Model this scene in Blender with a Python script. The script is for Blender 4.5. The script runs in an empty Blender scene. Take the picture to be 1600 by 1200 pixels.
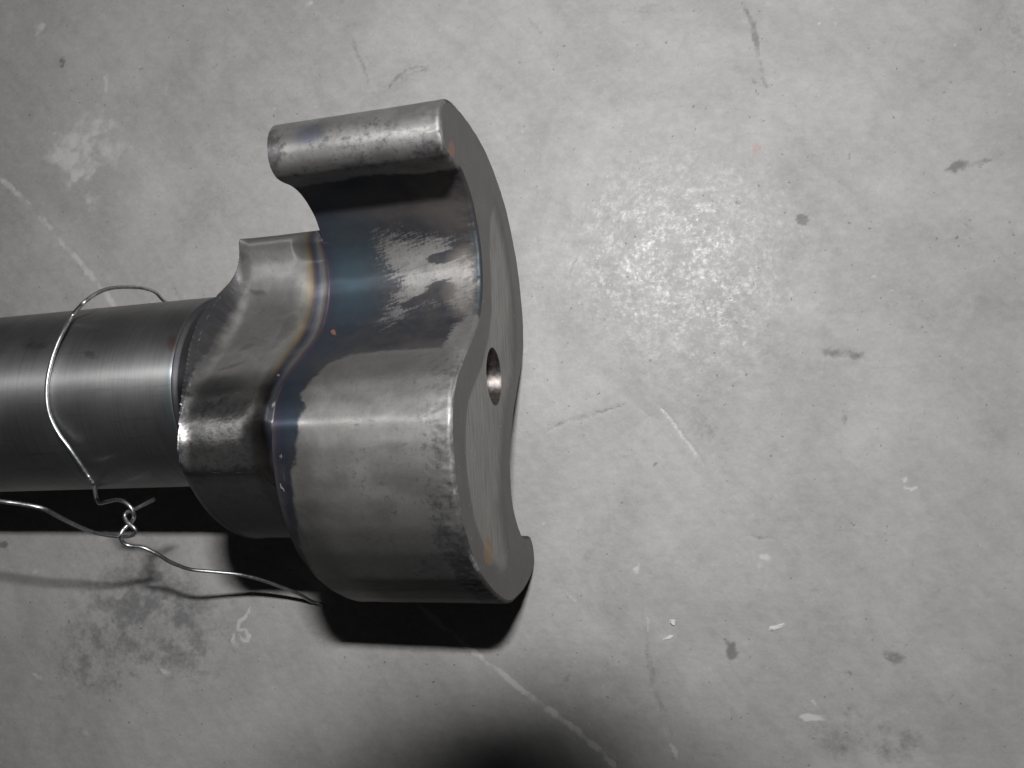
import bpy, math
import numpy as np
from mathutils import Matrix, Vector
from mathutils.geometry import delaunay_2d_cdt

S = bpy.context.scene
COL = S.collection
U = 0.134                                   # metres per working unit
F = 1130.0                                  # focal length in photo pixels (1600 wide)

# ------------------------------------------------------------------ frames
def unit(x):
    x = np.asarray(x, float); return x / np.linalg.norm(x)
AX = unit([-4000 - 800, 880 - 600, F])      # along the shaft, away from its end face (camera axes: right, down, forward)
VV = np.cross(AX, [0, 0, 1.0]); VV = unit(VV); VV = VV if VV[1] > 0 else -VV
WW = np.cross(AX, VV); WW = WW if WW[2] < 0 else -WW
P0 = np.array([775.5 - 800, 585 - 600, F]) / F
NN = unit([1014 - 800, 651 - 600, F])       # straight down
HH = 1.18434                                # camera height above the floor
FLASH = np.array([0.0014, -0.6285, -0.4976])
ez = -NN
ex = -AX - ez * np.dot(-AX, ez); ex = unit(ex)
ey = np.cross(ez, ex)
RW = np.array([ex, ey, ez])                 # camera axes -> world
CAMPOS = np.array([0, 0, HH * U])
def world(p):                               # camera-axes points (N,3) -> world metres
    return np.asarray(p, float) @ RW.T * U + CAMPOS
def mat4(x, y, z, o):
    m = Matrix.Identity(4)
    for i in range(3):
        m[i][0], m[i][1], m[i][2], m[i][3] = x[i], y[i], z[i], o[i]
    return m
def ray(px):
    px = np.atleast_2d(np.asarray(px, float))
    return np.c_[(px[:, 0] - 800) / F, (px[:, 1] - 600) / F, np.ones(len(px))]
def at_height(px, z):                       # world point on a pixel's ray at height z (units)
    d = ray(px); s = (HH - np.asarray(z, float)) / (d @ NN)
    return world(d * s[:, None])
def to_pix(xc):
    return 800 + F * xc[:, 0] / xc[:, 2], 600 + F * xc[:, 1] / xc[:, 2]
def shaft_cam(t, v, w):
    return P0 + np.outer(t, AX) + np.outer(v, VV) + np.outer(w, WW)

# ------------------------------------------------------------------ camera, world, light
cd = bpy.data.cameras.new('camera'); cam = bpy.data.objects.new('camera', cd); COL.objects.link(cam)
cd.sensor_width = 36; cd.lens = F / 1600 * 36; cd.clip_start = 0.004; cd.clip_end = 50
cam.matrix_world = mat4(RW @ [1, 0, 0], RW @ [0, -1, 0], RW @ [0, 0, -1], CAMPOS)
S.camera = cam
wd = bpy.data.worlds.new('World'); S.world = wd; wd.use_nodes = True
bg = wd.node_tree.nodes['Background']
bg.inputs['Color'].default_value = (0.9, 0.95, 1.0, 1); bg.inputs['Strength'].default_value = 0.012
ld = bpy.data.lights.new('camera_flash', 'AREA'); ld.shape = 'RECTANGLE'
ld.size = 0.17 * U; ld.size_y = 0.085 * U; ld.energy = 0.78; ld.spread = math.radians(165); ld.color = (1.0, 1.0, 1.0)
lo = bpy.data.objects.new('camera_flash', ld); COL.objects.link(lo)
AIM = unit([-0.06, 0.45, 1.0]); AIMX = unit(np.cross([0, 1, 0], AIM)); AIMY = np.cross(AIM, AIMX)   # the flash beam points down at the part
lo.matrix_world = mat4(RW @ AIMX, RW @ -AIMY, RW @ -AIM, world(FLASH[None])[0])
S.view_settings.view_transform = 'Standard'; S.view_settings.look = 'None'
S.view_settings.exposure = 0; S.view_settings.gamma = 1

# ------------------------------------------------------------------ numpy noise
def hash2(i, j, seed):
    n = (i * 374761393 + j * 668265263 + seed * 982451653) & 0xFFFFFFFF
    n = ((n ^ (n >> 13)) * 1274126177) & 0xFFFFFFFF
    return ((n ^ (n >> 16)) & 0xFFFF) / 65535.0
def vnoise(x, y, seed=0):
    xi = np.floor(x).astype(np.int64); yi = np.floor(y).astype(np.int64)
    fx = x - xi; fy = y - yi
    fx = fx * fx * (3 - 2 * fx); fy = fy * fy * (3 - 2 * fy)
    a = hash2(xi, yi, seed); b = hash2(xi + 1, yi, seed); c = hash2(xi, yi + 1, seed); d = hash2(xi + 1, yi + 1, seed)
    return (a * (1 - fx) + b * fx) * (1 - fy) + (c * (1 - fx) + d * fx) * fy
def fbm(x, y, seed=0, n=4):
    r = 0; a = 0.5; tot = 0
    for k in range(n):
        r = r + a * vnoise(x * 2 ** k + 17.3 * k, y * 2 ** k + 5.1 * k, seed + k); tot += a; a *= 0.55
    return r / tot
def sstep(a, b, x):
    t = np.clip((x - a) / (b - a), 0, 1); return t * t * (3 - 2 * t)
def poly_sdf(px, py, poly):                 # positive inside, in pixels
    poly = np.asarray(poly, float); inside = np.zeros(px.shape, bool); dmin = np.full(px.shape, 1e9)
    for (x0, y0), (x1, y1) in zip(poly, np.roll(poly, -1, 0)):
        dx, dy = x1 - x0, y1 - y0
        t = np.clip(((px - x0) * dx + (py - y0) * dy) / (dx * dx + dy * dy + 1e-9), 0, 1)
        dmin = np.minimum(dmin, np.hypot(px - x0 - t * dx, py - y0 - t * dy))
        if y0 != y1:
            c = ((y0 > py) != (y1 > py)) & (px < (x1 - x0) * (py - y0) / (y1 - y0) + x0); inside ^= c
    return np.where(inside, dmin, -dmin)
def line_dist(px, py, pts):
    pts = np.asarray(pts, float); dmin = np.full(px.shape, 1e9); along = np.zeros(px.shape)
    n = len(pts) - 1
    for k in range(n):
        (x0, y0), (x1, y1) = pts[k], pts[k + 1]; dx, dy = x1 - x0, y1 - y0
        t = np.clip(((px - x0) * dx + (py - y0) * dy) / (dx * dx + dy * dy + 1e-9), 0, 1)
        d = np.hypot(px - x0 - t * dx, py - y0 - t * dy); m = d < dmin
        dmin = np.where(m, d, dmin); along = np.where(m, (k + t) / n, along)
    return dmin, along

# ------------------------------------------------------------------ mesh helpers
def mesh_obj(name, verts, faces, mat, parent=None, smooth=True, sharp=35):
    me = bpy.data.meshes.new(name)
    verts = np.asarray(verts, float)
    me.from_pydata(verts.tolist() if len(verts) < 2000 else verts.tolist(), [], faces)
    me.update()
    if smooth:
        me.polygons.foreach_set('use_smooth', np.ones(len(me.polygons), bool))
        if sharp: me.set_sharp_from_angle(angle=math.radians(sharp))
    ob = bpy.data.objects.new(name, me); COL.objects.link(ob)
    if mat: me.materials.append(mat)
    if parent is not None: ob.parent = parent
    return ob
def grid_obj(name, P, mat, parent=None, closed=False, sharp=35, flip=False):
    R, Cn = P.shape[:2]
    idx = np.arange(R * Cn).reshape(R, Cn)
    a = idx[:-1, :] if closed else idx[:-1, :-1]
    b = np.roll(idx, -1, 1)[:-1, :] if closed else idx[:-1, 1:]
    c = np.roll(idx, -1, 1)[1:, :] if closed else idx[1:, 1:]
    d = idx[1:, :] if closed else idx[1:, :-1]
    q = np.stack([a, b, c, d], -1).reshape(-1, 4)
    if flip: q = q[:, ::-1]
    me = bpy.data.meshes.new(name)
    nq = len(q)
    me.vertices.add(R * Cn); me.vertices.foreach_set('co', P.reshape(-1).astype(np.float32))
    me.loops.add(nq * 4); me.loops.foreach_set('vertex_index', q.reshape(-1).astype(np.int32))
    me.polygons.add(nq); me.polygons.foreach_set('loop_start', np.arange(0, nq * 4, 4, dtype=np.int32))
    me.polygons.foreach_set('use_smooth', np.ones(nq, bool))
    me.update(calc_edges=True)
    if sharp: me.set_sharp_from_angle(angle=math.radians(sharp))
    ob = bpy.data.objects.new(name, me); COL.objects.link(ob)
    me.materials.append(mat)
    if parent is not None: ob.parent = parent
    return ob
def attr(ob, name, rgba):
    at = ob.data.attributes.new(name, 'FLOAT_COLOR', 'POINT')
    rgba = np.ascontiguousarray(rgba, dtype=np.float32).reshape(-1, 4); solid = rgba.copy(); solid[:, 3] = 1
    at.data.foreach_set('color', solid.reshape(-1))
    ex = ob.data.attributes.new(name + '_extra', 'FLOAT', 'POINT'); ex.data.foreach_set('value', rgba[:, 3].copy())
def fattr(ob, name, v):
    ex = ob.data.attributes.new(name, 'FLOAT', 'POINT'); ex.data.foreach_set('value', np.ascontiguousarray(v, dtype=np.float32).ravel())
def tag(o, label, cat, group=None):
    o['label'] = label; o['category'] = cat
    if group: o['group'] = group
def catmull(P, n=8):
    P = np.asarray(P, float); Q = np.vstack([2 * P[0] - P[1], P, 2 * P[-1] - P[-2]]); out = []
    for i in range(1, len(Q) - 2):
        p0, p1, p2, p3 = Q[i - 1:i + 3]
        for t in np.linspace(0, 1, n, endpoint=False):
            out.append(0.5 * (2 * p1 + (p2 - p0) * t + (2 * p0 - 5 * p1 + 4 * p2 - p3) * t * t + (3 * p1 - p0 - 3 * p2 + p3) * t ** 3))
    out.append(P[-1]); return np.array(out)
def tube(path, r, m=12):
    path = np.asarray(path); T = np.gradient(path, axis=0); T /= np.linalg.norm(T, axis=1)[:, None]
    nrm = np.cross(T[0], [0.3, 0.2, 1]); nrm /= np.linalg.norm(nrm); rows = []
    for p, t in zip(path, T):
        nrm = nrm - t * (nrm @ t); nrm /= np.linalg.norm(nrm); bi = np.cross(t, nrm)
        th = np.linspace(0, 2 * np.pi, m, endpoint=False)
        rows.append(p + r * (np.outer(np.cos(th), nrm) + np.outer(np.sin(th), bi)))
    return np.array(rows)
def tube_obj(name, path, r, mat, parent=None, m=12):
    P = tube(path, r, m); R = len(P)
    V = P.reshape(-1, 3); faces = []
    for i in range(R - 1):
        for j in range(m):
            k = (j + 1) % m; faces.append((i * m + j, i * m + k, (i + 1) * m + k, (i + 1) * m + j))
    faces.append(tuple(range(m - 1, -1, -1))); faces.append(tuple((R - 1) * m + j for j in range(m)))
    return mesh_obj(name, V, faces, mat, parent, sharp=50)

# ------------------------------------------------------------------ node helpers
ANROT = 0.25
class NT:
    def __init__(s, name):
        s.m = bpy.data.materials.new(name); s.m.use_nodes = True; s.t = s.m.node_tree
        s.t.nodes.clear(); s.out = s.n('ShaderNodeOutputMaterial')
    def n(s, ty, **kw):
        nd = s.t.nodes.new(ty)
        for k, v in kw.items(): setattr(nd, k, v)
        return nd
    def put(s, sock, v):
        if hasattr(v, 'is_output') or isinstance(v, bpy.types.NodeSocket): s.t.links.new(v, sock)
        elif isinstance(v, (tuple, list)) and len(v) == 3 and sock.type == 'RGBA': sock.default_value = (*v, 1)
        else: sock.default_value = v
    def math(s, op, a, b=0.0, c=None, clamp=False):
        nd = s.n('ShaderNodeMath', operation=op); nd.use_clamp = clamp
        s.put(nd.inputs[0], a); s.put(nd.inputs[1], b)
        if c is not None: s.put(nd.inputs[2], c)
        return nd.outputs[0]
    def mix(s, f, a, b, blend='MIX'):
        nd = s.n('ShaderNodeMix', data_type='RGBA', blend_type=blend)
        s.put(nd.inputs[0], f); s.put(nd.inputs[6], a); s.put(nd.inputs[7], b); return nd.outputs[2]
    def lerp(s, f, a, b):
        nd = s.n('ShaderNodeMix', data_type='FLOAT')
        s.put(nd.inputs[0], f); s.put(nd.inputs[2], a); s.put(nd.inputs[3], b); return nd.outputs[0]
    def coord(s, scale=(1, 1, 1), rot=(0, 0, 0)):
        c = s.n('ShaderNodeTexCoord'); mp = s.n('ShaderNodeMapping')
        s.t.links.new(c.outputs['Object'], mp.inputs['Vector'])
        mp.inputs['Scale'].default_value = scale; mp.inputs['Rotation'].default_value = rot
        return mp.outputs[0]
    def coord_rot(s, rot, scale):
        a = s.coord((1, 1, 1), rot); mp = s.n('ShaderNodeMapping'); s.t.links.new(a, mp.inputs['Vector']); mp.inputs['Scale'].default_value = scale
        return mp.outputs[0]
    def noise(s, vec, scale, detail=4, rough=0.55, dist=0.0):
        nd = s.n('ShaderNodeTexNoise'); s.put(nd.inputs['Vector'], vec)
        nd.inputs['Scale'].default_value = scale; nd.inputs['Detail'].default_value = detail
        nd.inputs['Roughness'].default_value = rough; nd.inputs['Distortion'].default_value = dist
        return nd.outputs[0]
    def voro(s, vec, scale, feature='DISTANCE_TO_EDGE'):
        nd = s.n('ShaderNodeTexVoronoi', feature=feature); s.put(nd.inputs['Vector'], vec); nd.inputs['Scale'].default_value = scale
        return nd.outputs['Distance']
    def step(s, x, a, b, lo=0.0, hi=1.0):
        nd = s.n('ShaderNodeMapRange', interpolation_type='SMOOTHSTEP'); s.put(nd.inputs[0], x)
        s.put(nd.inputs[1], a); s.put(nd.inputs[2], b); s.put(nd.inputs[3], lo); s.put(nd.inputs[4], hi)
        return nd.outputs[0]
    def attr(s, name):
        nd = s.n('ShaderNodeAttribute'); nd.attribute_name = name
        sp = s.n('ShaderNodeSeparateColor'); s.t.links.new(nd.outputs['Color'], sp.inputs[0])
        n2 = s.n('ShaderNodeAttribute'); n2.attribute_name = name + '_extra'
        return nd.outputs['Color'], sp.outputs[0], sp.outputs[1], sp.outputs[2], n2.outputs['Fac']
    def bump(s, h, strength=0.3, dist=0.001, prev=None):
        nd = s.n('ShaderNodeBump'); s.put(nd.inputs['Height'], h)
        nd.inputs['Strength'].default_value = strength; nd.inputs['Distance'].default_value = dist
        if prev is not None: s.t.links.new(prev, nd.inputs['Normal'])
        return nd.outputs[0]
    def bsdf(s, color, rough, metal=0.0, normal=None, spec=0.5, out=True, aniso=0.0):
        b = s.n('ShaderNodeBsdfPrincipled'); s.put(b.inputs['Base Color'], color); s.put(b.inputs['Roughness'], rough)
        s.put(b.inputs['Metallic'], metal); s.put(b.inputs['Specular IOR Level'], spec)
        if normal is not None: s.t.links.new(normal, b.inputs['Normal'])
        if aniso:
            tg = s.n('ShaderNodeTangent', direction_type='RADIAL', axis='X'); s.t.links.new(tg.outputs[0], b.inputs['Tangent'])
            b.inputs['Anisotropic'].default_value = aniso; b.inputs['Anisotropic Rotation'].default_value = ANROT
        if out: s.t.links.new(b.outputs[0], s.out.inputs[0])
        return b.outputs[0]
    def mixsh(s, f, a, b):
        nd = s.n('ShaderNodeMixShader'); s.put(nd.inputs[0], f); s.t.links.new(a, nd.inputs[1]); s.t.links.new(b, nd.inputs[2])
        return nd.outputs[0]
    def done(s, sh): s.t.links.new(sh, s.out.inputs[0])

# ------------------------------------------------------------------ materials
def m_floor():
    k = NT('worn_concrete'); c = k.coord()
    _, D, L, P, A = k.attr('marks')
    big = k.noise(c, 14, 4, 0.6); mid = k.noise(c, 70, 5, 0.62); fine = k.noise(c, 420, 4, 0.7); grit = k.noise(c, 1500, 2, 0.6)
    cs = k.coord((1, 2.2, 1), (0, 0, 0.5)); streak = k.noise(cs, 330, 3, 0.6)
    val = k.math('MULTIPLY_ADD', k.math('SUBTRACT', big, 0.5), 0.30, 1.0)
    val = k.math('MULTIPLY_ADD', k.math('SUBTRACT', k.noise(c, 34, 5, 0.6, 0.8), 0.5), 0.54, val)
    val = k.math('MULTIPLY_ADD', k.math('SUBTRACT', mid, 0.5), 0.42, val)
    val = k.math('MULTIPLY_ADD', k.math('SUBTRACT', k.noise(k.coord_rot((0, 0, 0.9), (1, 7, 1)), 45, 5, 0.65), 0.5), 0.26, val)
    val = k.math('MULTIPLY_ADD', k.math('SUBTRACT', fine, 0.5), 0.26, val)
    val = k.math('MULTIPLY_ADD', k.math('SUBTRACT', streak, 0.5), 0.22, val)
    val = k.math('MULTIPLY_ADD', k.math('SUBTRACT', grit, 0.5), 0.16, val)
    warm = k.noise(c, 22, 3, 0.5)
    base = k.mix(warm, (0.362, 0.356, 0.349), (0.378, 0.361, 0.352))
    base = k.mix(1.0, base, k.mixval(val) if hasattr(k, 'mixval') else val, 'MULTIPLY')
    # hairline crazing, faint
    ws = k.n('ShaderNodeVectorMath', operation='ADD'); nz = k.n('ShaderNodeTexNoise'); k.put(nz.inputs['Vector'], c); nz.inputs['Scale'].default_value = 160
    sc = k.n('ShaderNodeVectorMath', operation='SCALE'); k.t.links.new(nz.outputs['Color'], sc.inputs[0]); sc.inputs['Scale'].default_value = 0.008
    k.t.links.new(c, ws.inputs[0]); k.t.links.new(sc.outputs[0], ws.inputs[1])
    cr = k.voro(ws.outputs[0], 85); crm = k.math('MULTIPLY', k.step(cr, 0.0, 0.035, 1.0, 0.0), k.step(mid, 0.42, 0.62))
    base = k.mix(k.math('MULTIPLY', crm, 0.07), base, (0.10, 0.10, 0.10))
    # pits
    pit = k.step(k.noise(c, 800, 2, 0.5), 0.70, 0.76); base = k.mix(k.math('MULTIPLY', pit, 0.5), base, (0.09, 0.09, 0.092))
    chip = k.step(k.noise(k.coord((1, 1.3, 1), (0, 0, 1.1)), 520, 2, 0.5), 0.715, 0.76); base = k.mix(k.math('MULTIPLY', chip, 0.4), base, (0.5, 0.5, 0.49))
    # painted marks: dark stains, pale scrapes
    br = k.noise(c, 900, 4, 0.7)
    dm = k.step(k.math('ADD', D, k.math('MULTIPLY', k.math('SUBTRACT', br, 0.5), 1.1)), 0.10, 1.05)
    lm = k.step(k.math('ADD', L, k.math('MULTIPLY', k.math('SUBTRACT', br, 0.5), 0.6)), 0.15, 0.9)
    dm = k.math('MULTIPLY', dm, k.step(D, 0.0, 0.12)); lm = k.math('MULTIPLY', lm, k.step(L, 0.0, 0.12))
    base = k.mix(k.math('MULTIPLY', dm, 0.62), base, (0.075, 0.079, 0.084)); base = k.mix(k.math('MULTIPLY', lm, 0.72), base, (0.60, 0.59, 0.57))
    red = k.step(A, 0.35, 0.7); base = k.mix(k.math('MULTIPLY', red, 0.22), base, (0.5, 0.16, 0.17))
    # polish in islands
    isl = k.math('ADD', k.math('MULTIPLY', k.noise(c, 900, 5, 0.75, 0.3), 0.6), k.math('MULTIPLY', k.noise(c, 210, 4, 0.7), 0.4))
    gl = k.math('MULTIPLY', k.step(isl, 0.40, 0.66), k.math('MULTIPLY_ADD', P, 0.85, 0.15))
    rough = k.lerp(gl, 0.56, 0.30)
    b1 = k.bump(k.noise(c, 240, 6, 0.7), 0.16, 0.0008)
    b2 = k.bump(k.noise(c, 1400, 3, 0.6), 0.20, 0.0002, b1)
    b3 = k.bump(pit, 0.4, -0.0002, b2)
    k.bsdf(base, rough, 0.0, b3, k.lerp(gl, 0.24, 0.40)); return k.m

def m_forged():
    """oxide-black forging worn back to bright steel where attribute 'wear' says so, temper colours in 'temper'"""
    k = NT('forged_steel'); c = k.coord()
    _, CL, MO, DK, TE = k.attr('wear_shade'); hc, _, _, _, hA = k.attr('temper'); _, RU, SC, BR, FR = k.attr('spots')
    n1 = k.noise(c, 180, 5, 0.65); n2 = k.noise(c, 900, 5, 0.7); n3 = k.noise(c, 3200, 3, 0.6)
    lines = k.noise(k.coord((3200, 130, 130)), 1.0, 3, 0.6)           # turning lines, round the part
    strk = k.noise(k.coord_rot((0, 0, -0.24), (300, 2600, 1200)), 1.0, 5, 0.72)
    scr = k.noise(k.coord_rot((0, 0, 0.08), (3400, 700, 700)), 1.0, 4, 0.75); n4 = k.noise(c, 1900, 5, 0.75)    # rub marks, along the part
    # oxide
    ox = k.mix(k.step(n1, 0.3, 0.7), (0.040, 0.043, 0.055), (0.068, 0.062, 0.060))
    ox = k.mix(k.math('MULTIPLY', k.step(n2, 0.5, 0.75), 0.4), ox, (0.10, 0.097, 0.094))
    ox = k.mix(k.math('MULTIPLY', TE, 0.8), ox, (0.048, 0.082, 0.098))
    ox = k.mix(BR, ox, (0.19, 0.168, 0.15))
    # bright steel
    st = k.mix(k.step(n1, 0.3, 0.72), (0.262, 0.254, 0.245), (0.335, 0.325, 0.313))
    st = k.mix(k.math('MULTIPLY', k.step(n2, 0.52, 0.7), 0.45), st, (0.17, 0.168, 0.17))
    st = k.mix(k.math('MULTIPLY', k.step(lines, 0.5, 0.75), 0.16), st, (0.16, 0.155, 0.15))
    st = k.mix(k.math('MULTIPLY', k.step(k.noise(c, 75, 5, 0.7, 0.6), 0.42, 0.68), 0.42), st, (0.135, 0.132, 0.13))
    st = k.mix(k.math('MULTIPLY', k.step(strk, 0.60, 0.70), 0.35), st, (0.12, 0.118, 0.118))
    st = k.mix(k.math('MULTIPLY', k.step(scr, 0.62, 0.72), 0.30), st, (0.40, 0.39, 0.38))
    st = k.mix(k.math('MULTIPLY', k.step(n4, 0.58, 0.68), 0.35), st, (0.13, 0.128, 0.128))
    jag = k.math('ADD', k.math('MULTIPLY', k.math('SUBTRACT', strk, 0.5), k.lerp(FR, 0.25, 1.7)), k.math('MULTIPLY_ADD', k.math('SUBTRACT', n4, 0.5), k.lerp(FR, 0.4, 0.9), k.math('MULTIPLY', k.math('SUBTRACT', scr, 0.5), k.lerp(FR, 0.1, 0.7))))
    cm = k.step(k.math('ADD', k.math('MULTIPLY_ADD', FR, -0.12, CL), jag), k.lerp(FR, 0.36, 0.32), k.lerp(FR, 0.66, 0.76))
    col = k.mix(cm, ox, st)
    # black specks and scale left on bright steel
    mo = k.step(k.math('ADD', k.math('MULTIPLY', n2, 0.65), k.math('ADD', k.math('MULTIPLY', n1, 0.35), k.math('MULTIPLY', MO, 0.30))), 0.62, 0.82)
    mo = k.math('MULTIPLY', mo, k.step(MO, 0.02, 0.25))
    col = k.mix(k.math('MULTIPLY', mo, 0.75), col, (0.085, 0.085, 0.095))
    col = k.mix(k.math('MULTIPLY', hA, k.math('MULTIPLY_ADD', lines, 0.3, 0.75), clamp=True), col, hc)
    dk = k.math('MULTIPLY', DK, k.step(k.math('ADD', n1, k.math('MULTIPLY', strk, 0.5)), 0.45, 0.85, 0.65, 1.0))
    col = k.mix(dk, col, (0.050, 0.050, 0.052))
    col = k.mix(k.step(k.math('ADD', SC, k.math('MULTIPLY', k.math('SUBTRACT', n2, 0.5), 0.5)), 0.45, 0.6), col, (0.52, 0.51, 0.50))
    ru = k.step(k.math('ADD', RU, k.math('MULTIPLY', k.math('SUBTRACT', n2, 0.5), 0.7)), 0.4, 0.6); col = k.mix(ru, col, (0.30, 0.145, 0.10))
    nrm = k.bump(n2, 0.12, 0.00008); nrm = k.bump(n1, 0.05, 0.0003, nrm)
    nrm = k.bump(mo, 0.25, -0.00006, nrm)
    ga = k.n('ShaderNodeAttribute'); ga.attribute_name = 'gloss'; GL = ga.outputs['Fac']
    rg = k.math('MULTIPLY', k.math('MULTIPLY_ADD', n2, 0.14, k.lerp(cm, 0.38, 0.44)), k.math('MULTIPLY_ADD', GL, -0.36, 1.0))
    a = k.bsdf(col, rg, 0.95, nrm, 0.5, False, 0.96)
    b = k.bsdf(col, k.math('ADD', rg, 0.14), k.lerp(cm, 0.55, 0.82), nrm, 0.5, False)
    k.done(k.mixsh(k.math('MULTIPLY_ADD', GL, -0.50, 0.86), a, b)); return k.m

def m_shaft():
    k = NT('turned_steel'); c = k.coord()
    n1 = k.noise(c, 90, 4, 0.6); n2 = k.noise(c, 700, 4, 0.65)
    lines = k.noise(k.coord((5200, 60, 60)), 1.0, 2, 0.6); strk = k.noise(k.coord((60, 900, 900), (0, 0, 0.2)), 1.0, 3, 0.6)
    _, RU, SP, HT, _a = k.attr('spots')
    col = k.mix(k.step(n1, 0.3, 0.7), (0.27, 0.268, 0.267), (0.34, 0.338, 0.337))
    col = k.mix(k.math('MULTIPLY', k.step(lines, 0.45, 0.7), 0.42), col, (0.17, 0.168, 0.166))
    col = k.mix(k.math('MULTIPLY', k.step(strk, 0.58, 0.72), 0.3), col, (0.14, 0.143, 0.147))
    col = k.mix(k.math('MULTIPLY', k.step(n2, 0.62, 0.75), 0.3), col, (0.13, 0.13, 0.13))
    sp = k.step(k.math('ADD', SP, k.math('MULTIPLY', k.math('SUBTRACT', n2, 0.5), 0.5)), 0.3, 0.8); col = k.mix(k.math('MULTIPLY', sp, 0.8), col, (0.07, 0.07, 0.075))
    col = k.mix(k.math('MULTIPLY', HT, 0.35), col, (0.20, 0.30, 0.32))
    ru = k.step(k.math('ADD', RU, k.math('MULTIPLY', k.math('SUBTRACT', n1, 0.5), 0.7)), 0.3, 0.8); col = k.mix(k.math('MULTIPLY', ru, 0.6), col, (0.20, 0.085, 0.075))
    nrm = k.bump(n2, 0.06, 0.00005)
    a = k.bsdf(col, k.math('MULTIPLY_ADD', lines, 0.12, 0.30), 1.0, nrm, 0.5, False, 0.97); b = k.bsdf(col, k.math('MULTIPLY_ADD', n1, 0.1, 0.50), 0.97, nrm, 0.5, False, 0.8)
    d = k.bsdf(col, 0.60, 0.97, nrm, 0.4, False)
    k.done(k.mixsh(0.30, k.mixsh(0.50, a, b), d)); return k.m

def m_face():
    k = NT('faced_steel'); c = k.coord(); _, DI, RU, RE, _a = k.attr('spots')
    n1 = k.noise(c, 160, 4, 0.6); n2 = k.noise(c, 900, 4, 0.65)
    lines = k.noise(k.coord((1, 90, 1800)), 1.0, 4, 0.65)
    rim = k.mix(n1, (0.115, 0.112, 0.110), (0.185, 0.180, 0.177))
    dish = k.mix(k.step(lines, 0.35, 0.7), (0.22, 0.214, 0.205), (0.40, 0.386, 0.37))
    col = k.mix(DI, rim, dish)
    col = k.mix(k.math('MULTIPLY', k.step(lines, 0.52, 0.72), 0.5), col, (0.10, 0.098, 0.095))
    col = k.mix(k.math('MULTIPLY', k.step(k.noise(c, 70, 4, 0.6), 0.4, 0.7), 0.35), col, (0.13, 0.125, 0.12))
    fl = k.step(k.noise(c, 1100, 2, 0.5), 0.69, 0.74); col = k.mix(k.math('MULTIPLY', fl, 0.5), col, (0.5, 0.49, 0.48))
    ru = k.step(k.math('ADD', RU, k.math('MULTIPLY', k.math('SUBTRACT', n2, 0.5), 0.8)), 0.35, 0.75); col = k.mix(k.math('MULTIPLY', ru, 0.75), col, (0.30, 0.20, 0.11))
    re = k.step(k.math('ADD', RE, k.math('MULTIPLY', k.math('SUBTRACT', n2, 0.5), 0.9)), 0.4, 0.7); col = k.mix(k.math('MULTIPLY', re, 0.55), col, (0.36, 0.17, 0.11))
    nrm = k.bump(lines, 0.25, 0.00008); nrm = k.bump(n2, 0.2, 0.00008, nrm)
    a = k.bsdf(col, 0.42, 0.97, nrm, 0.5, False); b = k.bsdf(col, 0.6, 0.5, nrm, 0.4, False)
    k.done(k.mixsh(0.6, a, b)); return k.m

def m_simple(name, c0, c1, rough, metal, scale=800, bump=0.1):
    k = NT(name); c = k.coord(); n = k.noise(c, scale, 3, 0.6)
    k.bsdf(k.mix(k.step(n, 0.3, 0.7), c0, c1), k.math('MULTIPLY_ADD', n, 0.15, rough), metal, k.bump(n, bump, 0.0001)); return k.m

M_FLOOR = m_floor(); M_FORGED = m_forged(); M_SHAFT = m_shaft(); M_FACE = m_face()
M_HOLE = m_simple('drilled_steel', (0.09, 0.078, 0.072), (0.16, 0.145, 0.138), 0.36, 0.9, 1200, 0.3)
M_WIRE = m_simple('galvanised_wire', (0.42, 0.43, 0.44), (0.62, 0.63, 0.64), 0.34, 1.0, 1500, 0.25)
M_FLAKE = m_simple('pale_flake', (0.55, 0.54, 0.52), (0.72, 0.71, 0.69), 0.6, 0.0, 900, 0.3)
M_BLACK = m_simple('black_plastic', (0.02, 0.02, 0.02), (0.03, 0.03, 0.03), 0.5, 0.0, 900, 0.1)
M_LENS = m_simple('flash_window', (0.7, 0.7, 0.7), (0.8, 0.8, 0.8), 0.3, 0.0, 900, 0.1)

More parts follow.
